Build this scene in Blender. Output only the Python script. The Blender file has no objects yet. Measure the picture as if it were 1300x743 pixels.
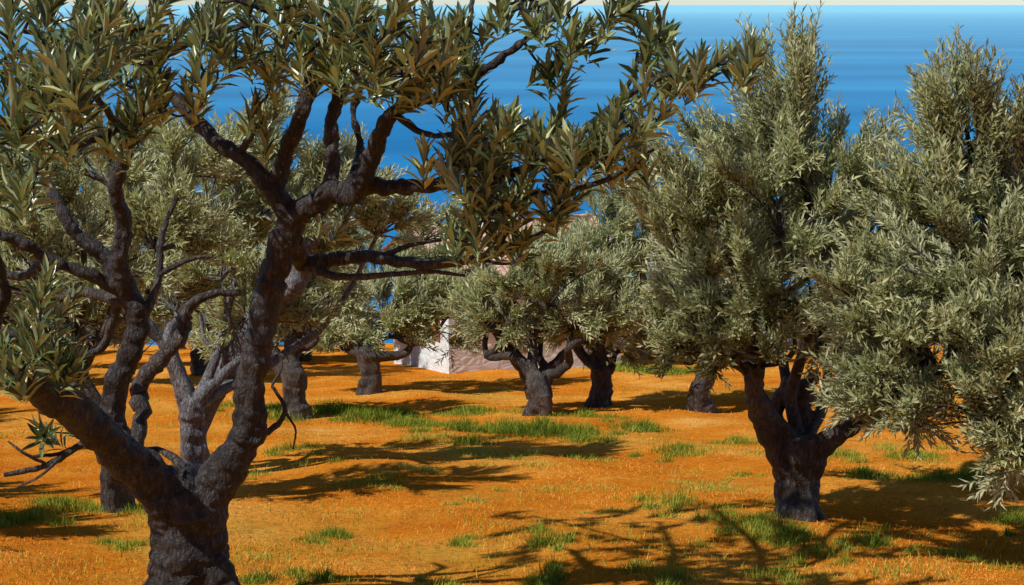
import bpy, math, numpy as np
from mathutils import Vector, noise as mnoise
scene=bpy.context.scene
# ------------------------------------------------------------------ camera
F=1786.0; PITCH=math.radians(11.60); CP,SP=math.cos(PITCH),math.sin(PITCH)
cam_d=bpy.data.cameras.new("camera"); cam=bpy.data.objects.new("camera",cam_d)
scene.collection.objects.link(cam); scene.camera=cam
cam_d.sensor_width=36; cam_d.lens=36*F/1300.0; cam_d.clip_end=90000; cam_d.clip_start=0.05
cam.location=(0,0,0); cam.rotation_euler=(math.radians(90)-PITCH,0,0)
scene.view_settings.view_transform='Standard'; scene.view_settings.look='None'; scene.view_settings.exposure=0

# image pixel coordinates unprojected through the camera to an estimated world-y depth
def at(a,b,D):
    X=(a-650)/F; Y=-(b-371.5)/F
    d=np.array([X, CP+Y*SP, -SP+Y*CP]); return d*(D/d[1])
def ms(p): return (p[1]*CP-p[2]*SP)/F      # metres per image pixel at that point
# ------------------------------------------------------------------ terrain
def gz(x,y):
    x=np.asarray(x,float); y=np.asarray(y,float)
    z=-2.36-0.2*y
    z=z-np.where(y>48,(y-48)**2*0.0022,0)
    z=z+0.05*np.sin(x*0.9+0.6*np.sin(y*.7))*np.sin(y*0.55+1)+0.03*np.sin(x*2.3+y*1.1)
    return np.maximum(z,-75)
def ground_at(a,b):
    t=math.tan(PITCH+math.atan((b-371.5)/F)); D=2.36/(t-0.2)
    p=at(a,b,D); p[2]=float(gz(p[0],p[1])); return p

# ------------------------------------------------------------------ helpers
def link(o,parent=None):
    scene.collection.objects.link(o)
    if parent: o.parent=parent
    return o
def mesh_np(name,V,Fc,mat,smooth=False,var=None):
    V=np.ascontiguousarray(V,dtype=np.float32); Fc=np.ascontiguousarray(Fc,dtype=np.int32)
    me=bpy.data.meshes.new(name); m,k=Fc.shape
    me.vertices.add(len(V)); me.vertices.foreach_set("co",V.ravel())
    me.loops.add(m*k); me.loops.foreach_set("vertex_index",Fc.ravel())
    me.polygons.add(m); me.polygons.foreach_set("loop_start",np.arange(0,m*k,k,dtype=np.int32))
    me.update(calc_edges=True)
    me.polygons.foreach_set("use_smooth",np.full(m,smooth,dtype=bool))
    if var is not None:
        at_=me.attributes.new("var",'FLOAT','FACE'); at_.data.foreach_set("value",np.ascontiguousarray(var,dtype=np.float32))
    me.materials.append(mat); return me
def bake(o):                       # apply the modifier stack once so copies share a plain mesh
    dg=bpy.context.evaluated_depsgraph_get(); dg.update()
    me=bpy.data.meshes.new_from_object(o.evaluated_get(dg)); o.modifiers.clear(); o.data=me
    me.polygons.foreach_set("use_smooth",np.ones(len(me.polygons),dtype=bool))
def nrm(v): return v/np.maximum(np.linalg.norm(v,axis=-1,keepdims=True),1e-9)
class Tubes:
    def __init__(s): s.V=[];s.F=[];s.n=0
    def add(s,pts,rad,sides=10,sub=5,rng=None,wob=0.0,cap=False,knots=0.0):
        pts=np.asarray(pts,float); rad=np.asarray(rad,float); n=len(pts)
        P=np.vstack([2*pts[0]-pts[1],pts,2*pts[-1]-pts[-2]]); out=[];ro=[]
        for i in range(n-1):
            p0,p1,p2,p3=P[i],P[i+1],P[i+2],P[i+3]
            for j in range(sub):
                t=j/sub
                out.append(0.5*((2*p1)+(-p0+p2)*t+(2*p0-5*p1+4*p2-p3)*t*t+(-p0+3*p1-3*p2+p3)*t**3))
                ro.append(rad[i]*(1-t)+rad[i+1]*t)
        out.append(pts[-1]); ro.append(rad[-1]); C=np.array(out); R=np.array(ro)
        if wob and rng is not None:
            w=rng.normal(size=C.shape)*wob*R[:,None]; w[0]=0; w[-1]=0; C=C+w
            R=R*(1+rng.normal(size=len(R))*wob*0.45)
        if cap:
            C=np.vstack([C[0],C,C[-1]]); R=np.concatenate([[1e-3],R,[1e-3]])
        T=np.gradient(C,axis=0)
        if cap: T[0]=T[1]=C[2]-C[1]; T[-1]=T[-2]=C[-2]-C[-3]
        T=nrm(T); m=len(C); up=np.array([0.3,1,0.2]); N=np.zeros_like(C)
        a=np.cross(T[0],up); N[0]=a/max(np.linalg.norm(a),1e-6)
        for i in range(1,m):
            v=N[i-1]-T[i]*np.dot(N[i-1],T[i]); N[i]=v/max(np.linalg.norm(v),1e-6)
        B=np.cross(T,N); th=np.arange(sides)*2*math.pi/sides
        rr=R[:,None]*np.ones(sides)
        if knots and rng is not None:
            ph=rng.uniform(0,6.28,3); ii=np.arange(m)[:,None]
            rr=rr*(1+knots*(np.sin(3*th+ph[0]+ii*0.25)*.5+np.sin(5*th+ph[1]-ii*.18)*.35+.3*np.sin(2*th+ii*.6+ph[2])))
        V=C[:,None]+rr[...,None]*(N[:,None]*np.cos(th)[:,None]+B[:,None]*np.sin(th)[:,None])
        s.V.append(V.reshape(-1,3)); i=np.arange(m-1)[:,None]*sides; j=np.arange(sides)[None]; k=(j+1)%sides
        s.F.append(np.stack([i+j,i+k,i+sides+k,i+sides+j],-1).reshape(-1,4)+s.n); s.n+=m*sides
        return C
    def thin(s,P,Q,r0,r1):            # many tiny straight 3-sided stems at once
        d=nrm(Q-P); a=nrm(np.cross(d,np.array([.31,.2,.93]))); b=np.cross(d,a); n=len(P)
        V=np.zeros((n,6,3))
        for q in range(3):
            c,sn=math.cos(q*2.094),math.sin(q*2.094); o=a*c+b*sn
            V[:,q]=P+o*r0; V[:,3+q]=Q+o*r1
        f=np.array([[0,1,4,3],[1,2,5,4],[2,0,3,5]])
        s.V.append(V.reshape(-1,3)); s.F.append((f[None]+(np.arange(n)*6)[:,None,None]).reshape(-1,4)+s.n); s.n+=n*6
    def mesh(s,name,mat,off=np.zeros(3)): return mesh_np(name,np.vstack(s.V)-off,np.vstack(s.F),mat,True)

T_FAR=(np.array([[0,0,0],[.42,.5,.05],[1,0,-.10],[.42,-.5,.05]]),np.array([[0,3,2],[0,2,1]]))
T_NEAR=(np.array([[0,0,0],[.28,.38,.05],[.28,0,.0],[.28,-.38,.05],[.64,.46,.03],[.64,0,-.03],[.64,-.46,.03],[1,0,-.13],[.88,.2,-.07],[.88,-.2,-.07]]),
        np.array([[0,2,1],[0,3,2],[1,2,5],[1,5,4],[2,3,6],[2,6,5],[4,5,8],[8,5,7],[5,6,9],[5,9,7]]))
def leaves(P,D,W,L,wd,tpl):
    tv,tf=tpl; N=nrm(np.cross(D,W)); L=L[:,None,None]; wd=wd[:,None,None]
    V=P[:,None]+D[:,None]*(tv[:,0][None,:,None]*L)+W[:,None]*(tv[:,1][None,:,None]*wd)+N[:,None]*(tv[:,2][None,:,None]*L)
    n=len(P); Fc=(tf[None]+(np.arange(n)*len(tv))[:,None,None]).reshape(-1,3)
    return V.reshape(-1,3),Fc

# ------------------------------------------------------------------ materials
def newmat(name):
    m=bpy.data.materials.new(name); m.use_nodes=True; nt=m.node_tree; nt.nodes.clear()
    out=nt.nodes.new("ShaderNodeOutputMaterial"); return m,nt,out
def N_(nt,t,**k):
    n=nt.nodes.new(t)
    for a,b in k.items():
        if a in n.inputs.keys(): n.inputs[a].default_value=b
        else: setattr(n,a,b)
    return n
def ramp(nt,fac,stops):
    r=nt.nodes.new("ShaderNodeValToRGB"); e=r.color_ramp.elements
    while len(e)<len(stops): e.new(0.5)
    for x,(p,c) in zip(e,stops): x.position=p; x.color=(*c,1)
    nt.links.new(fac,r.inputs[0]); return r.outputs[0]
def mixc(nt,fac,a,b,mode='MIX'):
    m=nt.nodes.new("ShaderNodeMix"); m.data_type='RGBA'; m.blend_type=mode
    for sock,v in ((m.inputs[0],fac),(m.inputs[6],a),(m.inputs[7],b)):
        if isinstance(v,bpy.types.NodeSocket): nt.links.new(v,sock)
        elif isinstance(v,tuple): sock.default_value=(*v,1)
        else: sock.default_value=v
    return m.outputs[2]
def leaf_mat(name,stops,back,rough,transl,spec=0.4,glossy=True):
    m,nt,out=newmat(name); L=nt.links.new
    a=N_(nt,"ShaderNodeAttribute",attribute_name="var"); col=ramp(nt,a.outputs["Fac"],stops)
    if back:
        g=N_(nt,"ShaderNodeNewGeometry"); bc=mixc(nt,0.5,col,back)
        c=mixc(nt,g.outputs["Backfacing"],col,bc)
    else: c=col
    if glossy:
        p=N_(nt,"ShaderNodeBsdfPrincipled",Roughness=rough); p.inputs["Specular IOR Level"].default_value=spec; L(c,p.inputs["Base Color"])
    else:
        p=N_(nt,"ShaderNodeBsdfDiffuse"); L(c,p.inputs[0])
    if transl:
        t=N_(nt,"ShaderNodeBsdfTranslucent"); tc=mixc(nt,1.0,c,(1.1,1.2,.65),'MULTIPLY'); L(tc,t.inputs[0])
        mx=N_(nt,"ShaderNodeMixShader"); mx.inputs[0].default_value=transl; L(p.outputs[0],mx.inputs[1]); L(t.outputs[0],mx.inputs[2])
        L(mx.outputs[0],out.inputs[0])
    else: L(p.outputs[0],out.inputs[0])
    return m
m_silver=leaf_mat("silver_olive_leaf",[(0,(.15,.17,.075)),(.45,(.37,.39,.20)),(.8,(.54,.55,.33)),(1,(.72,.70,.48))],(.60,.61,.45),.5,.27,glossy=False)
m_near=leaf_mat("green_olive_leaf",[(0,(.032,.056,.022)),(.5,(.105,.145,.05)),(.8,(.25,.29,.11)),(1,(.50,.51,.25))],(.38,.42,.24),.32,.17,.55)
def bark_mat(name,c0,c1,c2,scale=1.0):
    m,nt,out=newmat(name); L=nt.links.new
    tc=N_(nt,"ShaderNodeTexCoord"); mp=N_(nt,"ShaderNodeMapping"); mp.inputs["Scale"].default_value=(1*scale,1*scale,.38*scale)
    L(tc.outputs["Object"],mp.inputs[0])
    n1=N_(nt,"ShaderNodeTexNoise",Scale=26.0,Detail=5.0,Roughness=.65); L(mp.outputs[0],n1.inputs["Vector"])
    v=N_(nt,"ShaderNodeTexVoronoi",Scale=30.0,feature='DISTANCE_TO_EDGE'); 
    wv=mixc(nt,.06,mp.outputs[0],n1.outputs["Color"]); L(wv,v.inputs["Vector"])
    n2=N_(nt,"ShaderNodeTexNoise",Scale=3.0,Detail=3.0); L(tc.outputs["Object"],n2.inputs["Vector"])
    col=ramp(nt,n1.outputs[0],[(.3,c0),(.52,c1),(.72,c2)])
    gcol=mixc(nt,ramp(nt,n2.outputs[0],[(.45,(0,0,0)),(.7,(.6,.6,.6))]),col,c2)
    ck=ramp(nt,v.outputs["Distance"],[(0,(.2,.18,.17)),(.13,(1,1,1))]); c=mixc(nt,.85,gcol,ck,'MULTIPLY')
    p=N_(nt,"ShaderNodeBsdfPrincipled",Roughness=.58); L(c,p.inputs["Base Color"])
    ad=N_(nt,"ShaderNodeMath",operation='ADD'); mm=N_(nt,"ShaderNodeMath",operation='MINIMUM'); mm.inputs[1].default_value=.2
    L(v.outputs["Distance"],mm.inputs[0]); L(mm.outputs[0],ad.inputs[0]); L(n1.outputs[0],ad.inputs[1])
    b=N_(nt,"ShaderNodeBump",Strength=.9,Distance=.035); L(ad.outputs[0],b.inputs["Height"]); L(b.outputs[0],p.inputs["Normal"])
    L(p.outputs[0],out.inputs[0]); return m
m_bark=bark_mat("dark_olive_bark",(.006,.004,.0035),(.019,.013,.011),(.08,.064,.060))
m_bark2=bark_mat("brown_olive_bark",(.014,.010,.007),(.044,.032,.025),(.15,.12,.105))
m_bark3=bark_mat("pale_weathered_bark",(.05,.045,.05),(.14,.135,.15),(.28,.28,.31))

# ------------------------------------------------------------------ world and sun
sd=nrm(np.array([-.84,-.54,0.0])); EL=math.radians(50)
sundir=Vector((sd[0]*math.cos(EL),sd[1]*math.cos(EL),math.sin(EL)))
w=bpy.data.worlds.new("World"); scene.world=w; w.use_nodes=True; nt=w.node_tree
bg=nt.nodes["Background"]; sk=nt.nodes.new("ShaderNodeTexSky"); sk.sky_type='NISHITA'; sk.sun_disc=False
sk.sun_elevation=EL; sk.sun_rotation=math.atan2(sd[0],sd[1])%(2*math.pi); sk.air_density=.8; sk.dust_density=0; sk.ozone_density=6.0
nt.links.new(sk.outputs[0],bg.inputs[0]); bg.inputs[1].default_value=.10
sl=bpy.data.lights.new("sun",'SUN'); sl.energy=5.0; sl.angle=math.radians(.55); sl.color=(1,.95,.86)
so=link(bpy.data.objects.new("sun",sl)); so.rotation_euler=sundir.to_track_quat('Z','Y').to_euler()

# ------------------------------------------------------------------ ground
xs=np.concatenate([np.linspace(-400,-42,22),np.linspace(-40,40,230),np.linspace(42,400,22)])
ys=np.concatenate([np.linspace(-60,-2,14),np.linspace(0,60,200),np.linspace(62,420,60)])
GX,GY=np.meshgrid(xs,ys); GZ=gz(GX,GY)
V=np.stack([GX,GY,GZ],-1).reshape(-1,3); nx=len(xs)
i=np.arange(len(ys)-1)[:,None]*nx+np.arange(nx-1)[None]
Fg=np.stack([i,i+1,i+nx+1,i+nx],-1).reshape(-1,4)
m,nt,out=newmat("orange_earth"); L=nt.links.new
tc=N_(nt,"ShaderNodeTexCoord"); 
n1=N_(nt,"ShaderNodeTexNoise",Scale=.45,Detail=7.0,Roughness=.62); L(tc.outputs["Object"],n1.inputs["Vector"])
n2=N_(nt,"ShaderNodeTexNoise",Scale=16.0,Detail=8.0,Roughness=.75); L(tc.outputs["Object"],n2.inputs["Vector"])
n3=N_(nt,"ShaderNodeTexNoise",Scale=2.2,Detail=6.0,Roughness=.7); L(tc.outputs["Object"],n3.inputs["Vector"])
n4=N_(nt,"ShaderNodeTexNoise",Scale=.3,Detail=6.0,Roughness=.65); L(tc.outputs["Object"],n4.inputs["Vector"])
c=ramp(nt,n1.outputs[0],[(.32,(.60,.17,.012)),(.48,(.74,.25,.022)),(.60,(.83,.36,.055)),(.72,(.88,.47,.12))])
c=mixc(nt,ramp(nt,n4.outputs[0],[(.53,(0,0,0)),(.68,(.6,.6,.6))]),c,(.52,.34,.05))
c=mixc(nt,ramp(nt,n3.outputs[0],[(.48,(0,0,0)),(.7,(.6,.6,.6))]),c,(.42,.13,.018))
c=mixc(nt,.75,c,ramp(nt,n2.outputs[0],[(.32,(.40,.33,.26)),(.5,(1,1,1)),(.7,(1.1,1.1,1.1))]),'MULTIPLY')
p=N_(nt,"ShaderNodeBsdfDiffuse"); L(c,p.inputs[0])
b=N_(nt,"ShaderNodeBump",Strength=.9,Distance=.06); L(n2.outputs[0],b.inputs["Height"]); L(b.outputs[0],p.inputs["Normal"]); L(p.outputs[0],out.inputs[0])
link(bpy.data.objects.new("ground",mesh_np("ground",V,Fg,m,True)))

# ------------------------------------------------------------------ sea
m,nt,out=newmat("sea_water"); L=nt.links.new
tc=N_(nt,"ShaderNodeTexCoord"); mp=N_(nt,"ShaderNodeMapping"); mp.inputs["Scale"].default_value=(.0009,.006,1); L(tc.outputs["Object"],mp.inputs[0])
n1=N_(nt,"ShaderNodeTexNoise",Scale=1.0,Detail=8.0,Roughness=.6); L(mp.outputs[0],n1.inputs["Vector"])
mp2=N_(nt,"ShaderNodeMapping"); mp2.inputs["Scale"].default_value=(.05,.16,1); L(tc.outputs["Object"],mp2.inputs[0])
n2=N_(nt,"ShaderNodeTexNoise",Scale=1.0,Detail=6.0); L(mp2.outputs[0],n2.inputs["Vector"])
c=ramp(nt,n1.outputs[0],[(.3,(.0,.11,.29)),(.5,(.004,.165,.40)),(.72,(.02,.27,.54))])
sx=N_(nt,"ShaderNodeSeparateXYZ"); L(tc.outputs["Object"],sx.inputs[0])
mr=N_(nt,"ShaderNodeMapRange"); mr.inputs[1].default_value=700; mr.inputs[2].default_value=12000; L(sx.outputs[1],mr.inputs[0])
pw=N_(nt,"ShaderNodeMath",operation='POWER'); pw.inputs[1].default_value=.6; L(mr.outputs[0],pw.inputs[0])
c=mixc(nt,pw.outputs[0],c,(.26,.62,.80))  # aerial haze painted into the water colour, paler towards the horizon
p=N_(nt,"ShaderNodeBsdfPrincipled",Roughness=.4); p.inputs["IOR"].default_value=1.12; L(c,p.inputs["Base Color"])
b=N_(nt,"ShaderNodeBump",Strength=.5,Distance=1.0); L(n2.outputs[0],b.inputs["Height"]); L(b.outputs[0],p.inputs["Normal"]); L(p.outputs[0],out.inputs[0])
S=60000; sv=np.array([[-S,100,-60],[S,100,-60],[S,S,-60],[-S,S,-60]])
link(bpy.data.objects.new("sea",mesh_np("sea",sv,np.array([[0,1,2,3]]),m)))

# ------------------------------------------------------------------ olive tree generator
def bez(a,b,c,t): t=t[:,None]; return a*(1-t)**2+2*b*t*(1-t)+c*t*t
def crown(rng,tw,lobes_roots,nb,nt_,nl,leafL,twL,up):
    PB=[];TB=[];VB=[]
    for (c,r,root,spiky) in lobes_roots:
        nbl=max(5,int(nb*rng.uniform(.8,1.2)))
        for _ in range(nbl):
            d=nrm(rng.normal(size=3)); d[2]=d[2]*.9+.15; d=nrm(d)
            tg=c+d*r*rng.uniform(.5,1.15)
            ctl=(root+tg)/2+rng.normal(size=3)*.12*np.mean(r)+np.array([0,0,.12*np.mean(r)])
            t=np.linspace(0,1,5); C=bez(root,ctl,tg,t); tw.add(C,np.linspace(.018,.005,5)*twL/.4,sides=4,sub=1)
            k=int(nt_*rng.uniform(.5,1.5)); t=rng.uniform(.3,1,k)**.7; t[:3]=1
            P=bez(root,ctl,tg,t); tan=nrm(bez(root,ctl,tg,np.minimum(t+.05,1.05))-bez(root,ctl,tg,t-.05))
            bd=nrm(tg-root)*.6+rng.normal(size=3)*.25       # branch sprays share one bearing: reads as tufts
            D=nrm(tan*.4+bd*.5+nrm(rng.normal(size=(k,3)))*.5+np.array([0,0,up+(.6 if spiky else 0)])+nrm(P-c)*.25)
            Ls=rng.uniform(.5,1.25,k)*twL*(1.5 if spiky else 1)
            PB.append(P);TB.append(D*Ls[:,None]); VB.append(np.full(k,rng.normal()*.12)+rng.normal(size=k)*.07)
    P=np.vstack(PB);DL=np.vstack(TB);vb=np.concatenate(VB); n=len(P)
    tw.thin(P,P+DL,.005*twL/.4,.002)
    Ls=np.linalg.norm(DL,axis=1); D=DL/Ls[:,None]
    a=nrm(np.cross(D,nrm(rng.normal(size=(n,3))))); b=np.cross(D,a)
    t=(np.arange(nl)+.6)/nl; ph=np.arange(nl)*2.4+rng.uniform(0,6.28,n)[:,None]
    pos=P[:,None]+DL[:,None]*t[None,:,None]
    rad=a[:,None]*np.cos(ph)[...,None]+b[:,None]*np.sin(ph)[...,None]
    ld=nrm(D[:,None]*rng.uniform(.7,1.4,(n,nl,1))+rad*.6+rng.normal(size=(n,nl,3))*.12)
    W=nrm(np.cross(ld,rad)+rng.normal(size=(n,nl,3))*.35); W=nrm(W-ld*np.sum(W*ld,-1,keepdims=True))
    LL=leafL*rng.uniform(.7,1.2,(n,nl))
    V,Fc=leaves(pos.reshape(-1,3),ld.reshape(-1,3),W.reshape(-1,3),LL.ravel(),LL.ravel()*rng.uniform(.2,.3,n*nl),T_FAR)
    var=np.clip(.48+vb[:,None]+rng.normal(size=(n,nl))*.15,0,1).ravel()
    return V,Fc,np.repeat(var,2)
def make_tree(base,lobes,seed,r0,fork,nb=12,nt_=16,nl=14,leafL=.11,twL=.4,up=.55,traced=None,bark=None,lean=(0,0),thin=1.0):
    """base world position; lobes: (pixel x,pixel y,estimated depth,rx,rz[,spiky]), radii in image pixels"""
    rng=np.random.default_rng(seed); base=np.array(base,float)
    par=bpy.data.objects.new("olive_tree",None); par.location=base; link(par)
    LB=[]
    for lb in lobes:
        p=at(lb[0],lb[1],lb[2]); s=ms(p); rx=lb[3]*s; rz=lb[4]*s
        LB.append((p-base,np.array([rx,(rx+rz)/2,rz]),len(lb)>5))
    th=Tubes(); tw=Tubes(); fk=np.array([lean[0],lean[1],fork])
    mid=fk*.5+np.array([rng.normal()*.3*r0,rng.normal()*.3*r0,0])
    th.add([[0,0,-.35],[0,0,.0],mid,fk,fk+[0,0,r0*.5]],[r0*1.3,r0*1.1,r0*.82,r0*.88,r0*.45],sides=20,sub=6,rng=rng,wob=.07,cap=True,knots=.26)
    for q in range(5):   # root flares
        an=q*1.256+rng.uniform(-.3,.3); dx,dy=math.cos(an),math.sin(an)
        th.add([[dx*r0*.4,dy*r0*.4,r0*1.1],[dx*r0*.9,dy*r0*.9,r0*.15],[dx*r0*1.7,dy*r0*1.7,-.12-.2*dy*r0*2]],[r0*.36,r0*.34,r0*.12],sides=8,sub=4,cap=True)
    prim=[];roots=[None]*len(LB)
    order=sorted(range(len(LB)),key=lambda i:LB[i][0][2])
    npim=min(4,len(LB)); pick=[order[0]]
    while len(pick)<npim:
        pick.append(max([c for c in order if c not in pick],key=lambda c:min(np.linalg.norm(LB[c][0]-LB[k][0]) for k in pick)))
    for i in pick+[o for o in order if o not in pick]:
        c,r,sp=LB[i]; ax=np.array([fk[0],fk[1],0]); inw=(ax-c)*[1,1,0]
        root=c+inw*min(.3,.6*r[0]/max(np.linalg.norm(inw),.1))-np.array([0,0,.45*r[2]])
        roots[i]=root
        if i in pick:
            st=fk-np.array([0,0,r0*.2]); ra=r0*.52*thin; rb=r0*.18*thin
        else:
            k=min(prim,key=lambda q:np.linalg.norm(q[3]-root)); st=k[2]; ra=r0*.26*thin; rb=r0*.11*thin
        d=root-st; m1=st+d*.33+np.array([d[0]*.12,d[1]*.12,-.04*np.linalg.norm(d)])+rng.normal(size=3)*.08*np.linalg.norm(d)
        m2=st+d*.66+rng.normal(size=3)*.08*np.linalg.norm(d)
        C=th.add([st,m1,m2,root],[ra,ra*.7+rb*.2,(ra+rb)*.42,rb],sides=10,sub=5,rng=rng,wob=.12,cap=True)
        if i in pick: prim.append((0,0,C[int(len(C)*.62)],root))
    if traced:
        for pl in traced:
            pts=[at(a,b,d)-base for a,b,d,r in pl]; rr=[r*ms(at(a,b,d)) for a,b,d,r in pl]
            th.add(pts,rr,sides=12,sub=6,rng=rng,wob=.1,cap=True,knots=.08)
    V,Fc,var=crown(rng,tw,[(LB[i][0],LB[i][1],roots[i],LB[i][2]) for i in range(len(LB))],nb,nt_,nl,leafL,twL,up)
    bk=bark or m_bark2
    o=link(bpy.data.objects.new("trunk",th.mesh("olive_trunk",bk)),par)
    md=o.modifiers.new("remesh",'REMESH'); md.mode='VOXEL'; md.voxel_size=max(.016,r0*.08); md.use_smooth_shade=True
    sm=o.modifiers.new("smooth",'SMOOTH'); sm.factor=.5; sm.iterations=2
    bake(o)
    o2=link(bpy.data.objects.new("twigs",tw.mesh("olive_twigs",bk)),par)
    o3=link(bpy.data.objects.new("foliage",mesh_np("olive_foliage",V,Fc,m_silver,False,var)),par)
    return par
def copy_tree(par,x,y,rot,s):
    q=bpy.data.objects.new("olive_tree",None); q.location=(x,y,float(gz(x,y))); q.rotation_euler=(0,0,rot); q.scale=(s,s,s*.95); link(q)
    for c in par.children:
        o=c.copy(); scene.collection.objects.link(o); o.parent=q
    return q

# right-hand big tree
make_tree(ground_at(1013,662),[(1000,155,13.4,50,70,1),(950,210,13.6,60,60,1),(1062,220,13.4,50,70,1),(895,265,13.4,75,65,1),(985,275,12.8,95,85),(1095,300,13.4,75,75),(1120,350,14.5,80,80),
 (850,350,13.2,70,75),(930,365,12.6,85,75),(1040,370,12.5,80,80),(880,440,13.0,60,45),(945,440,12.6,55,35),(1060,435,14.2,60,40),(1120,400,14.2,60,60),(940,300,14.6,90,80),(1050,300,14.8,90,80)],
 11,.20,.72,nb=14,nt_=19,nl=17,leafL=.10,twL=.36,up=.6,thin=.75,
 traced=[[(1011,640,13.2,27),(1008,620,13.2,26),(994,580,13.2,19),(970,535,13.1,16),(957,500,13.0,13),(962,465,12.9,10)],[(1016,630,13.2,24),(1022,600,13.2,20),(1040,570,13.1,16),(1072,545,13.0,13),(1105,528,13,9),(1130,480,13,6)],
         [(1014,600,13.25,18),(1024,552,13.3,14),(1018,510,13.4,12),(1035,470,13.4,9)],[(992,570,13.2,12),(985,525,13.4,10),(1003,480,13.4,8)]])
# far right tree, reaching in front
make_tree(ground_at(1385,705),[(1215,185,11.9,40,75,1),(1185,260,11.8,45,55,1),(1275,245,11.8,50,70,1),(1300,330,11.4,70,70),(1195,345,11.2,85,75),(1095,385,11.2,60,55),(1150,445,10.9,80,55),(1250,440,10.7,90,80),
 (1230,525,10.6,70,35),(1310,520,10.6,50,60),(1360,400,11.3,90,90),(1360,270,11.8,80,80),(1440,350,11.5,90,90),(1460,470,11.5,80,70),(1250,350,12.2,90,90),(1290,575,10.6,30,20),(1130,510,10.9,50,28)],
 12,.23,1.1,nb=14,nt_=19,nl=17,leafL=.094,twL=.34,up=.4)
# middle distance trees
tC=make_tree(ground_at(681,528),[(640,365,24.8,50,40),(700,370,24.3,60,45),(635,405,24.6,40,25),(745,400,24.5,48,38),(690,335,25.2,50,30),(780,410,24.4,38,32),(605,395,25,28,25),(690,412,25.6,50,26),(740,350,25.3,50,36)],
 13,.22,.65,nb=13,nt_=18,leafL=.145,twL=.42,
 traced=[[(681,505,24.8,14),(665,468,24.8,10),(640,437,24.7,8),(618,405,24.6,5)],[(684,500,24.8,11),(700,470,24.8,8),(720,445,24.8,5)]])
tD=make_tree(ground_at(760,518),[(775,290,26.5,62,52),(730,335,26.5,50,45),(790,345,26.1,62,50),(830,320,26.3,65,55),(790,390,26.0,70,45),(850,395,26.2,50,50),(735,415,26.3,40,35),(825,248,26.8,50,45),(790,435,26.5,50,22),(870,270,27.5,60,60),(705,320,27,40,28)],
 14,.22,.7,nb=14,nt_=19,leafL=.145,twL=.42)
tE=make_tree(ground_at(893,524),[(870,400,26,60,50),(900,330,26,60,55),(940,400,25.5,60,50),(850,440,26,45,25),(905,445,26,60,26),(960,330,26.5,60,60),(930,270,27,60,50)],
 15,.21,.7,leafL=.15,twL=.42)
tF=make_tree(ground_at(377,531),[(345,400,24.5,55,45),(405,410,24.2,50,38),(300,420,24.5,50,40),(370,345,24.8,60,48),(430,370,24.8,45,38),(310,350,25,50,45)],
 16,.23,.8,nb=13,nt_=18,leafL=.145,twL=.42)
tG=make_tree(ground_at(468,501),[(440,395,29.5,60,42),(500,385,29.3,60,38),(548,392,29.5,42,40),(475,350,30,60,34),(425,430,29.5,40,28),(505,418,29.2,50,22),(572,405,29.5,28,34),(410,340,30.5,50,45),(450,300,31,60,40),(530,325,31,55,40),(580,345,31,35,35),(550,290,31.5,50,28)],
 17,.24,.85,nb=13,nt_=18,leafL=.16,twL=.45)
# trees standing behind the foreground tree
make_tree(ground_at(150,648),[(55,235,14.2,80,65),(150,210,14.5,80,60),(35,335,13.8,80,65),(135,320,14,75,60),(225,290,14.2,60,60),(245,205,14.6,60,55),(80,410,14,60,30),(-60,280,14,90,80),(-70,380,14,70,60)],
 18,.15,.9,nb=12,nt_=16,nl=16,leafL=.105,twL=.40)
tI=make_tree(ground_at(247,603),[(325,175,17,60,50),(275,245,16.8,65,50),(365,250,16.8,60,50),(300,330,16.8,65,50),(395,315,17.2,45,45),(215,370,17,55,45),(345,395,17,55,28),(200,270,17.5,60,60),(340,240,18,70,70),(440,240,17.3,45,45),(500,285,17.8,40,28)],
 19,.15,.9,nb=12,nt_=16,nl=16,leafL=.115,twL=.42,bark=m_bark3,
 traced=[[(247,600,17,19),(247,540,17,16),(228,480,16.9,12),(205,432,16.8,9),(150,385,16.7,8),(80,372,16.6,6)],[(248,545,17,15),(285,475,16.9,12),(300,445,16.8,14),(345,390,16.7,14),(378,355,16.6,14),(388,315,16.6,12),(420,280,16.6,8)]])
# rest of the grove (share mesh data with the trees placed from image pixels)
src=[tC,tD,tF,tG,tE]
R=np.random.default_rng(5)
spots=[(-13,37),(-9,40),(-17.5,43),(-22,36),(-14,30),(-6.5,42),(1,50),(7,40),(12,36),(10.5,46),(16,41),(20,34),(17,29),(22,44),(-12,49),(-13,21.5),(-10,31),(13,24),(18,22),(-8,35.5)]
for k,(x,y) in enumerate(spots):
    copy_tree(src[k%5],x,y,float(R.uniform(-.6,.6)),float(R.uniform(.9,1.1))*(.82 if abs(x-1)<6 else 1)*(1.3 if x<-5 else 1))
copy_tree(tF,-6.5,10.4,.4,1.0); copy_tree(tC,-7.6,13.4,2.0,1.05)
# scrub along the brow of the hill, before it drops to the shore
rs=np.random.default_rng(44); LR=[]; sb=np.array([-4.,47.,float(gz(-4,47))])
for x in np.concatenate([np.arange(-24,-3.5,1.5),np.arange(6,24,1.9)]):
    yy=46+rs.uniform(-2,3); z=float(gz(x,yy)); hh=rs.uniform(.9,1.6); c=np.array([x+rs.normal()*.3,yy,z+hh*.8])-sb
    LR.append((c,np.array([1.3,1.0,hh]),c-np.array([0,0,hh*.8]),False))
tw=Tubes(); V,Fc,var=crown(rs,tw,LR,9,13,11,.2,.5,.5)
sp=bpy.data.objects.new("background_shrubs",mesh_np("background_shrubs",V,Fc,m_silver,False,var)); sp.location=sb; link(sp)
link(bpy.data.objects.new("shrub_stems",tw.mesh("shrub_stems",m_bark2)),sp)

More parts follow.
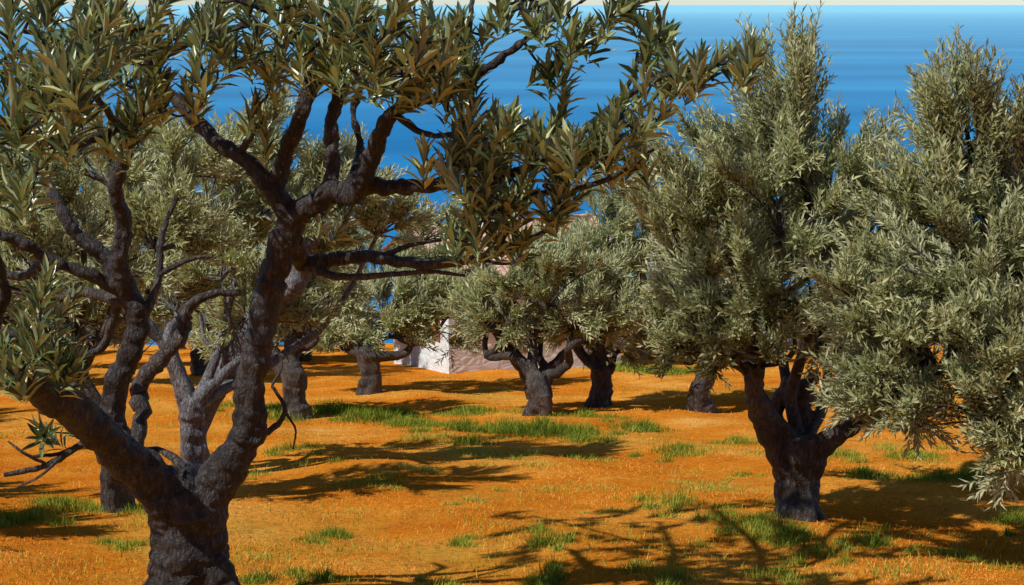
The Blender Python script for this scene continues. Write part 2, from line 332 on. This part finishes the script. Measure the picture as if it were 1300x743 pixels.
# ------------------------------------------------------------------ foreground tree
rng=np.random.default_rng(77)
fb=at(246,800,9.0); fb[2]=float(gz(fb[0],fb[1]))
par=bpy.data.objects.new("olive_tree",None); par.location=fb; link(par)
def conv(pl,s=1.0): return [at(a,b,d) for a,b,d,r in pl],[r*s*ms(at(a,b,d)) for a,b,d,r in pl]
thick=[
 [(250,860,9.0,78),(247,790,9.0,58),(240,730,9.0,44),(238,680,9.0,42),(240,640,9.0,42),(245,615,9,30)],
 [(280,860,8.9,36),(280,760,8.9,28),(264,700,9,26),(262,650,9,28)],
 [(190,870,8.9,36),(205,770,8.9,26),(216,700,8.95,25),(215,650,9,28)],
 [(232,660,9,36),(196,612,8.9,30),(150,574,8.7,25),(105,532,8.4,24),(60,497,8.1,25),(10,470,7.8,25),(-50,440,7.5,23),(-120,380,7.3,20)],
 [(250,650,9,34),(284,600,9,29),(315,548,9,25),(318,490,9,23),(330,430,9,22),(342,370,9,21),(358,310,8.95,22),(376,272,8.9,21)],
 [(374,280,8.9,20),(345,240,8.9,15),(318,210,8.95,12),(270,175,9.1,11),(235,140,9.2,10),(200,100,9.3,8),(160,60,9.4,6)],
 [(350,245,8.9,13),(362,195,8.9,12),(380,150,8.8,12),(394,100,8.8,11),(392,50,8.7,10),(400,-10,8.7,9),(420,-90,8.7,7)],
 [(376,275,8.9,19),(410,250,8.8,17),(450,238,8.7,14),(500,238,8.6,12),(545,236,8.5,11),(580,226,8.4,9)],
 [(430,248,8.75,14),(452,246,8.6,15),(474,195,8.5,14),(492,150,8.4,12),(520,132,8.3,10),(570,118,8.2,8),(620,85,8.1,7),(680,42,8.0,6),(740,0,7.9,5),(790,-40,7.9,4)],
 [(415,250,8.8,12),(424,205,8.85,11),(420,160,8.9,11),(430,110,8.9,10),(425,60,9,9),(440,0,9.1,8),(470,-80,9.3,6)],
 [(440,240,8.8,8),(458,190,9,7),(448,140,9.1,6),(470,90,9.2,5)],
 [(205,640,9,24),(165,590,9.1,20),(146,540,9.1,19),(145,495,9.1,18),(165,450,9.1,17),(176,405,9.1,17),(162,370,9.1,15),(150,335,9.0,13),(158,285,9,12),(148,235,8.9,11),(165,180,8.8,11),(190,110,8.6,11),(192,40,8.4,10),(200,-40,8.3,9)],
 [(170,395,9.1,12),(135,330,9.1,12),(100,300,9.1,10),(75,262,9.1,9),(58,225,9.2,7),(40,180,9.3,6),(0,150,9.4,5)],
 [(165,375,9.1,11),(120,352,9,10),(65,330,8.9,9),(20,305,8.8,9),(-40,290,8.7,8)],
 [(190,115,8.6,9),(150,160,8.2,8),(90,185,7.8,7),(30,180,7.4,6),(-30,185,7.1,6)],
 [(195,60,8.4,8),(150,40,8,7),(90,50,7.6,6),(30,40,7.2,5)],
 [(10,470,7.8,14),(-10,420,7.7,11),(5,370,7.5,9),(-10,300,7.3,8)],
]
th=Tubes()
for k,pl in enumerate(thick):
    pts,rr=conv(pl,.95 if k<4 else .84); th.add(pts,rr,sides=18,sub=8,rng=rng,wob=.08,cap=True,knots=.2 if k<3 else .1)
o=link(bpy.data.objects.new("trunk",th.mesh("foreground_trunk",m_bark,fb)),par)
md=o.modifiers.new("remesh",'REMESH'); md.mode='VOXEL'; md.voxel_size=.013; md.use_smooth_shade=True
sm=o.modifiers.new("smooth",'SMOOTH'); sm.factor=.5; sm.iterations=3
tx=bpy.data.textures.new("bark_lumps",'CLOUDS'); tx.noise_scale=.10; tx.noise_depth=3
dm=o.modifiers.new("lumps",'DISPLACE'); dm.texture=tx; dm.strength=.045; dm.mid_level=.5; dm.texture_coords='LOCAL'
bake(o)
pale=Tubes()
for pl in [[(165,600,9.3,12),(178,530,9.5,10),(178,490,9.6,11),(205,455,9.6,10),(232,425,9.6,10),(236,395,9.6,8),(262,375,9.6,6),(305,372,9.7,4)],
           [(372,300,9.1,15),(385,335,9.3,11),(430,328,9.3,9),(480,328,9.2,8),(540,336,9.0,7),(600,328,8.8,6),(650,315,8.6,5),(695,292,8.4,3)],
           [(385,335,9.3,7),(430,352,9.2,5),(480,350,9.1,4),(540,345,9,3),(590,350,8.9,2)],
           [(60,330,8.9,7),(30,350,8.9,6),(-10,345,8.9,5)],[(170,390,9.1,8),(110,372,9.2,7),(70,378,9.2,5),(20,370,9.2,4)],
           [(240,600,9.1,8),(205,572,9.2,4),(160,575,9.2,3)],[(300,560,9.1,6),(345,545,9.2,4),(362,520,9.2,3),(345,490,9.2,2)],
           [(150,545,9,8),(110,560,8.8,5),(60,590,8.6,4),(5,603,8.5,3)],[(110,560,8.8,4),(80,575,8.7,3),(40,580,8.6,2)],
           [(60,590,8.6,2.5),(30,575,8.5,2),(10,560,8.5,1.2)],[(80,578,8.6,2.5),(50,605,8.5,1.8),(15,622,8.5,1)],[(480,328,9.2,4),(520,312,9.1,3),(560,305,9,2)],[(600,328,8.8,3),(640,335,8.7,2),(670,330,8.7,1.2)],
           [(360,520,9.2,2),(375,545,9.2,1.4),(372,570,9.2,1)],[(345,490,9.2,1.8),(358,465,9.2,1.4),(350,440,9.2,1)],
           [(150,385,9.2,6),(130,440,9.3,5),(90,455,9.2,4)],[(175,420,9.1,7),(200,360,9.2,5),(205,300,9.3,4),(225,250,9.4,3)],[(200,350,9.2,4),(240,330,9.3,3),(270,325,9.3,2)]]:
    pts,rr=conv(pl); pale.add(pts,rr,sides=12,sub=7,rng=rng,wob=.12,knots=.08)
link(bpy.data.objects.new("side_limbs",pale.mesh("foreground_side_limbs",m_bark2,fb)),par)
# branchlets + leaf rosettes
fine=Tubes(); sk=[]
spr=[[(560,235,8.4,7),(640,222,8.1,6),(700,200,7.9,5.5),(760,150,7.7,5),(830,102,7.6,4),(900,84,7.5,3),(962,72,7.4,2)],
 [(590,240,8.3,5),(690,245,8,4),(770,228,7.8,3.5),(830,190,7.7,2)],[(740,165,7.8,4),(790,120,7.8,3),(815,70,7.8,2.5),(850,30,7.8,2)],
 [(500,145,8.4,5),(540,170,8.1,4),(590,170,8,3)],[(680,42,8,4),(650,-10,8,3)],[(520,130,8.3,5),(480,80,7.9,4),(470,20,7.7,3)],[(555,120,8.2,5),(590,60,8.4,4),(600,0,8.5,3)],
 [(300,200,9,6),(320,170,8.9,4),(335,130,8.9,3)],[(700,200,7.9,4),(760,200,7.7,3),(830,150,7.6,2)],[(640,222,8.1,4),(620,270,8,3),(600,310,8,2)],[(690,235,8,3),(720,265,7.9,2)],
 [(-10,420,7.7,6),(40,430,7.4,4),(90,455,7.3,2)],[(190,80,8.5,6),(250,50,8.4,5),(320,30,8.5,4)],[(392,60,8.7,6),(350,20,8.4,4),(300,0,8.3,3)],[(150,160,8.2,5),(110,110,7.6,4),(70,90,7.2,3)],[(90,185,7.8,5),(60,160,7.3,4),(30,110,7,3)],
 [(420,-90,8.7,9),(520,-130,9.5,7),(640,-120,10.4,5),(760,-90,11.2,3)],[(400,-10,8.7,9),(380,-60,9.6,7),(330,-90,11,4)],[(470,-80,9.3,7),(560,-60,10.5,5),(650,-40,11.6,3)],[(200,-40,8.3,8),(220,-70,9,6),(240,-70,10.5,4)],[(220,-70,9,5),(120,-60,10,4),(40,-60,10.8,3)]]
for pl in spr:
    pts,rr=conv(pl); sk.append(fine.add(pts,rr,sides=8,sub=8,rng=rng,wob=.1))
for pl in thick[5:]:
    pts,_=conv(pl); d=Tubes(); sk.append(d.add(pts,[.01]*len(pts),sides=3,sub=8))
SK=np.vstack(sk)
blobs=[(60,55,105,80,6.6,8.3,30),(55,135,75,45,6.0,7.0,20),(200,60,100,70,7.4,9,28),(15,225,35,40,6.8,7.6,8),(190,140,70,32,7.8,8.8,10),(300,35,70,55,8,9.5,18),(400,30,80,55,7.6,9,22),(495,60,80,58,7,8.6,30),(585,60,55,50,7.6,8.8,12),(560,115,50,25,7.4,8.4,8),(440,90,60,30,8.2,9.2,5),
 (615,165,55,32,7.4,8.5,14),(695,165,60,30,7.4,8.4,11),(765,205,60,25,7.3,8.1,14),(640,225,75,30,7.4,8.5,18),(600,280,45,28,7.6,8.4,9),(690,258,60,18,7.5,8.2,10),(800,160,45,26,7.3,8,9),(835,98,30,22,7.4,7.9,6),(885,86,26,10,7.3,7.7,5),(935,76,28,6,7.2,7.6,5),(830,50,26,26,7.6,8,6),
 (690,100,30,30,7.8,8.2,4),(735,35,40,35,7.7,8.2,6),(670,20,45,26,7.8,8.4,6),(780,5,40,22,7.7,8.2,4),(650,312,35,10,8.2,8.6,4),(560,205,30,18,7.8,8.4,4),
 (65,385,28,25,7.2,7.8,4),(45,435,50,24,7.1,7.7,9),(90,462,22,14,7.1,7.5,4),(0,470,25,18,7,7.5,4),(52,545,12,10,8.5,8.7,2),(322,168,18,26,8.7,9,3),(425,278,20,10,8.6,8.9,3),(330,90,50,35,8.6,9.3,4),(160,165,60,25,8,8.8,5),
 (560,-110,170,60,8.8,11.5,42),(360,-75,160,40,8.8,11.3,46),(700,-70,120,40,9.8,12.4,45),(130,-70,170,40,8.8,11.3,34),(540,-60,140,26,9.2,12,46),(-80,-60,100,50,8,10.5,10)]
CL=[]
for (a,b,ra,rb,d0,d1,n) in blobs:
    for _ in range(n):
        while True:
            u=rng.uniform(-1,1,2)
            if u@u<1: break
        CL.append(at(a+u[0]*ra,b+u[1]*rb,rng.uniform(d0,d1)))
CL=np.array(CL)
dist=np.array([np.min(np.linalg.norm(SK-c,axis=1)) for c in CL])
up=np.array([0,0,1.0])
PP=[];DD=[];WW=[];LLn=[];WWd=[];VV=[]
for idx in np.argsort(dist):
    c=CL[idx]; dd=np.linalg.norm(SK-c,axis=1); q=SK[np.argmin(dd)]; L0=dd.min()
    if L0<.06: q=c-np.array([0,0,.08]); L0=.08
    mid=(q+c)/2+rng.normal(size=3)*.08*L0-up*.08*L0
    C=fine.add([q,mid,c],[.009+.006*min(L0,1),.007,.0045],sides=5,sub=5)
    SK=np.vstack([SK,C[3:]])
    ax=nrm((c-mid)/max(L0,.05)*.9+up*.75+np.array([.15,0,0])+rng.normal(size=3)*.25)
    for cc in ([c,C[-5]] if L0>.25 else [c]):
        nl=int(rng.integers(14,22)); base_v=rng.normal()*.14; az0=rng.uniform(0,6.28)
        a=nrm(np.cross(ax,rng.normal(size=3))); b_=np.cross(ax,a)
        for k in range(nl):
            f=k/(nl-1); pol=math.radians(8+44*(1-f)+rng.uniform(-8,10)); az=az0+k*2.4+rng.uniform(-.2,.2)
            rad=a*math.cos(az)+b_*math.sin(az); d=ax*math.cos(pol)+rad*math.sin(pol)
            PP.append(cc+ax*(-.18+.19*f)); DD.append(d); wv=np.cross(ax,rad)+rng.normal(size=3)*.3; wv=wv-d*(wv@d); WW.append(wv/np.linalg.norm(wv))
            l=rng.uniform(.13,.20)*(.75+.3*(1-abs(f-.5))); LLn.append(l); WWd.append(l*rng.uniform(.17,.23)); VV.append(np.clip(.5+base_v+rng.normal()*.22,0,1))
V,Fc=leaves(np.array(PP)-fb,np.array(DD),np.array(WW),np.array(LLn),np.array(WWd),T_NEAR)
link(bpy.data.objects.new("foliage",mesh_np("foreground_foliage",V,Fc,m_near,True,np.repeat(VV,10))),par)
link(bpy.data.objects.new("twigs",fine.mesh("foreground_twigs",m_bark,fb)),par)

# ------------------------------------------------------------------ grass
def blades(name,P,H,wd,lean,mat,rng,var):
    n=len(P); an=rng.uniform(0,6.28,n); W=np.stack([np.cos(an),np.sin(an),np.zeros(n)],-1)
    D=np.stack([rng.normal(size=n)*lean,rng.normal(size=n)*lean,np.ones(n)],-1); D=nrm(D)
    side=nrm(np.cross(D,W)); cur=side*(rng.uniform(-.35,.35,n)*H)[:,None]
    V=np.stack([P-W*wd[:,None]/2,P+W*wd[:,None]/2,P+D*(H*.55)[:,None]+W*wd[:,None]*.35,P+D*(H*.55)[:,None]-W*wd[:,None]*.35,P+D*H[:,None]+cur],1)
    f=np.array([[0,1,2],[0,2,3],[3,2,4]]); Fc=(f[None]+(np.arange(n)*5)[:,None,None]).reshape(-1,3)
    return link(bpy.data.objects.new(name,mesh_np(name,V.reshape(-1,3),Fc,mat,False,np.repeat(var,3))))
m_dry=leaf_mat("dry_grass_blades",[(0,(.48,.14,.012)),(.4,(.75,.28,.03)),(.75,(.84,.41,.08)),(1,(.74,.52,.18))],None,.7,0,glossy=False)
m_grn=leaf_mat("green_grass_blades",[(0,(.07,.11,.014)),(.4,(.19,.26,.03)),(.75,(.40,.42,.06)),(1,(.72,.50,.11))],None,.7,.2,glossy=False)
rg=np.random.default_rng(3)
n=150000; u=rg.uniform(0,1,n); y=1/((1/9.0)*(1-u)+(1/46.0)*u); x=rg.uniform(-.42,.42,n)*y*1.05
nz=np.array([mnoise.noise(Vector((float(a)*.8,float(b)*.8,0)))+.35*mnoise.noise(Vector((float(a)*4,float(b)*4,7))) for a,b in zip(x,y)])
keep=nz+rg.normal(size=n)*.25>0.0
x=x[keep];y=y[keep];nz=nz[keep];n=len(x); P=np.stack([x,y,gz(x,y)-.005],-1); s=np.clip(y/14,1,2.2)
blades("dry_grass",P,rg.uniform(.012,.045,n)*np.sqrt(s),.006*s,.8,m_dry,rg,np.clip(rg.normal(.42,.2,n)+nz*.4,0,1))
tufts=[(365,575,40,.2,0),(420,674,42,.22,0),(95,650,60,.25,0),(20,668,45,.25,0),(60,640,50,.2,.1),(335,738,34,.22,0),(690,700,34,.32,.1),(697,738,36,.28,.05),(582,690,25,.16,.1),(600,638,25,.12,.3),
 (640,545,60,.38,-.1),(690,550,75,.42,-.15),(735,552,50,.36,-.1),(480,532,85,.32,-.05),(430,525,70,.32,-.05),(525,540,60,.28,.0),(540,560,60,.15,.2),(860,645,44,.32,.05),(855,572,44,.24,0),(820,545,26,.32,0),(1110,695,42,.24,0),(960,678,70,.24,.0),(1010,692,80,.22,.0),(925,665,55,.2,.1),(1040,705,45,.18,.1),
 (1280,660,40,.25,-.2),(1195,608,55,.24,0),(940,562,36,.22,0),(742,577,30,.14,.2),(1095,605,40,.24,0),(940,600,30,.12,.2),(1240,605,55,.22,.1),(160,690,40,.17,.1),(800,470,45,.5,0),(840,472,45,.5,0),(350,522,50,.3,0),(560,740,30,.15,.2),(410,738,32,.2,0),(1060,580,55,.24,.05),(330,600,30,.12,.2),(1215,700,34,.14,.2),(780,650,24,.1,.3),(600,522,60,.22,.1),(745,530,34,.24,.05),(240,668,50,.2,.05),(1150,585,55,.22,.1),(850,740,60,.2,.1),(1000,735,50,.2,.1),(480,615,50,.14,.2),(200,640,50,.22,.1),(540,600,50,.12,.3),(700,620,60,.1,.35),(900,620,60,.1,.35),(620,580,70,.12,.3)]
PB=[];HB=[];VB=[];WB=[]
for (a,b,r,h,v) in tufts:
    c=ground_at(a,b); rm=r*ms(c)
    for cl in range(6):                      # every patch is several uneven clumps
        o_=rg.normal(size=2)*rm*np.array([.7,.8]) if cl else np.zeros(2); r2=rm*(.8 if cl==0 else rg.uniform(.25,.7)); k=int(min(1100,150+r2*r2*1500))
        xy=rg.normal(size=(k,2))*r2*.5; fall=np.exp(-(xy**2).sum(1)/(r2*r2)*1.3)
        xx=c[0]+o_[0]+xy[:,0]; yy=c[1]+o_[1]+xy[:,1]
        PB.append(np.stack([xx,yy,gz(xx,yy)-.01],-1)); HB.append(h*.9*rg.uniform(.3,1.1,k)*fall*(1 if cl==0 else rg.uniform(.4,.8))); VB.append(np.clip(.38+v+(.08 if cl else 0)+rg.normal()*.08+rg.normal(size=k)*.2,0,1)); WB.append(np.full(k,.007*max(1,c[1]/15)))
for _ in range(140):
    yy0=1/rg.uniform(1/40,1/10.5); xx0=rg.uniform(-.38,.38)*yy0; q=int(rg.integers(30,160)); rr=rg.uniform(.05,.45)
    xx=xx0+rg.normal(size=q)*rr; yy=yy0+rg.normal(size=q)*rr
    PB.append(np.stack([xx,yy,gz(xx,yy)-.01],-1)); HB.append(rg.uniform(.03,.10,q)); VB.append(np.clip(.64+rg.normal(size=q)*.2,0,1)); WB.append(np.full(q,.008))
P=np.vstack(PB); blades("green_grass",P,np.concatenate(HB),np.concatenate(WB),.4,m_grn,rg,np.concatenate(VB))
n=1500; y=1/rg.uniform(1/40,1/9.5,n); x=rg.uniform(-.4,.4,n)*y; z=gz(x,y); P=np.stack([x,y,z-.005],-1)
s=rg.uniform(.008,.03,n); octv=np.array([[1,0,0],[0,1,0],[-1,0,0],[0,-1,0],[0,0,.7],[0,0,-.5]])
V=P[:,None]+(octv[None]*rg.uniform(.6,1.4,(n,6,3)))*s[:,None,None]; f=np.array([[0,1,4],[1,2,4],[2,3,4],[3,0,4],[1,0,5],[2,1,5],[3,2,5],[0,3,5]])
m_st,nt,out=newmat("brown_clod"); p=N_(nt,"ShaderNodeBsdfDiffuse"); nn=N_(nt,"ShaderNodeTexNoise",Scale=4.0); L=nt.links.new; L(ramp(nt,nn.outputs[0],[(.3,(.2,.08,.02)),(.7,(.45,.25,.1))]),p.inputs[0]); L(p.outputs[0],out.inputs[0])
link(bpy.data.objects.new("pebbles",mesh_np("pebbles",V.reshape(-1,3),(f[None]+(np.arange(n)*6)[:,None,None]).reshape(-1,3),m_st)))

# ------------------------------------------------------------------ stone house
def stone_mat():
    m,nt,out=newmat("whitewashed_stone"); L=nt.links.new
    tc=N_(nt,"ShaderNodeTexCoord"); v=N_(nt,"ShaderNodeTexVoronoi",Scale=3.2,feature='DISTANCE_TO_EDGE'); mp=N_(nt,"ShaderNodeMapping"); mp.inputs["Scale"].default_value=(1,1,1.7)
    L(tc.outputs["Object"],mp.inputs[0]); L(mp.outputs[0],v.inputs["Vector"])
    n=N_(nt,"ShaderNodeTexNoise",Scale=2.5,Detail=7.0,Roughness=.7); L(tc.outputs["Object"],n.inputs["Vector"])
    c=ramp(nt,n.outputs[0],[(.3,(.42,.43,.42)),(.45,(.66,.72,.76)),(.68,(.72,.79,.84))]); c=mixc(nt,.35,c,ramp(nt,v.outputs["Distance"],[(0,(.5,.46,.42)),(.08,(1,1,1))]),'MULTIPLY')
    p=N_(nt,"ShaderNodeBsdfDiffuse"); L(c,p.inputs[0]); b=N_(nt,"ShaderNodeBump",Strength=.6,Distance=.05); L(v.outputs["Distance"],b.inputs["Height"]); L(b.outputs[0],p.inputs["Normal"]); L(p.outputs[0],out.inputs[0]); return m
def plain(name,a,b_):
    m,nt,out=newmat(name); L=nt.links.new; tc=N_(nt,"ShaderNodeTexCoord"); n=N_(nt,"ShaderNodeTexNoise",Scale=5.0,Detail=6.0); L(tc.outputs["Object"],n.inputs["Vector"])
    p=N_(nt,"ShaderNodeBsdfPrincipled",Roughness=.8); L(ramp(nt,n.outputs[0],[(.35,a),(.65,b_)]),p.inputs["Base Color"]); L(p.outputs[0],out.inputs[0]); return m
m_stone=stone_mat(); m_tile=plain("terracotta_tile",(.36,.20,.14),(.58,.40,.30)); m_wood=plain("red_shutter_wood",(.30,.07,.02),(.42,.13,.04)); m_dark=plain("dark_glass",(.01,.012,.015),(.03,.03,.035))
hc=ground_at(570,472); hp=bpy.data.objects.new("stone_house",None); hp.location=hc; ang=math.atan2(.40,.92); hp.rotation_euler=(0,0,ang); link(hp)
Lx,Ly,H,RH=5.2,4.6,2.6,0.95    # local x along shaded long wall, local y along lit gable wall
v=np.array([[0,0,-2.5],[Lx,0,-2.5],[Lx,Ly,-2.5],[0,Ly,-2.5],[0,0,H],[Lx,0,H],[Lx,Ly,H],[0,Ly,H],[0,Ly/2,H+RH],[Lx,Ly/2,H+RH]],float)
me=bpy.data.meshes.new("walls"); me.from_pydata(v.tolist(),[],[(0,1,5,4),(1,2,6,9,5),(2,3,7,6),(3,0,4,8,7),(4,5,9,8),(7,8,9,6)]); me.materials.append(m_stone); link(bpy.data.objects.new("walls",me),hp)
def roof(side):
    nu,nv=Lx+.6,18; cols=int(nu/.22)*6; V=[];
    for j in range(nv+1):
        for i in range(cols+1):
            x=-.3+nu*i/cols; t=j/nv; yy=(-.3+(Ly/2+.3)*t); zz=H+.06+RH*(yy/(Ly/2)) + .045*abs(math.sin(math.pi*i/6))+.02*((j%3)/3)
            if side: yy=Ly-yy
            V.append((x,yy,zz))
    a=np.array(V); i=np.arange(nv)[:,None]*(cols+1)+np.arange(cols)[None]
    return mesh_np("roof_tiles",a,np.stack([i,i+1,i+cols+2,i+cols+1],-1).reshape(-1,4),m_tile)
for s_ in (0,1):
    o=link(bpy.data.objects.new("roof_slope",roof(s_)),hp); sd_=o.modifiers.new("t",'SOLIDIFY'); sd_.thickness=.04
def box(name,x0,x1,y0,y1,z0,z1,mat):
    v=[(x,y,z) for x in (x0,x1) for y in (y0,y1) for z in (z0,z1)]
    me=bpy.data.meshes.new(name); me.from_pydata(v,[],[(0,1,3,2),(4,6,7,5),(0,4,5,1),(2,3,7,6),(0,2,6,4),(1,5,7,3)]); me.materials.append(mat)
    o=link(bpy.data.objects.new(name,me),hp); bv=o.modifiers.new("b",'BEVEL'); bv.width=.01; return o
box("ridge",-.32,Lx+.32,Ly/2-.1,Ly/2+.1,H+RH+.04,H+RH+.16,m_tile)
def opening(axis,c,z0,z1,wd):
    def bx(n,a0,a1,d0,d1,zz0,zz1,mt):
        if axis=='x': box(n,d0,d1,a0,a1,zz0,zz1,mt)
        else: box(n,a0,a1,d0,d1,zz0,zz1,mt)
    bx("pane",c-wd/2,c+wd/2,-.02,.05,z0,z1,m_dark)
    bx("jamb_a",c-wd/2-.09,c-wd/2,-.06,.04,z0,z1,m_wood); bx("jamb_b",c+wd/2,c+wd/2+.09,-.06,.04,z0,z1,m_wood)
    bx("lintel",c-wd/2-.15,c+wd/2+.15,-.08,.04,z1,z1+.14,m_wood); bx("sill",c-wd/2-.12,c+wd/2+.12,-.12,.04,z0-.08,z0,m_stone)
    bx("mullion",c-.025,c+.025,-.045,.03,z0+.005,z1-.005,m_wood)
    bx("shutter",c-wd/2-.52,c-wd/2-.095,-.05,-.01,z0,z1,m_wood)
opening('x',1.5,.75,1.75,.7); opening('x',3.6,.9,1.9,.7); opening('y',3.9,1.1,2.1,.8)
print("done")
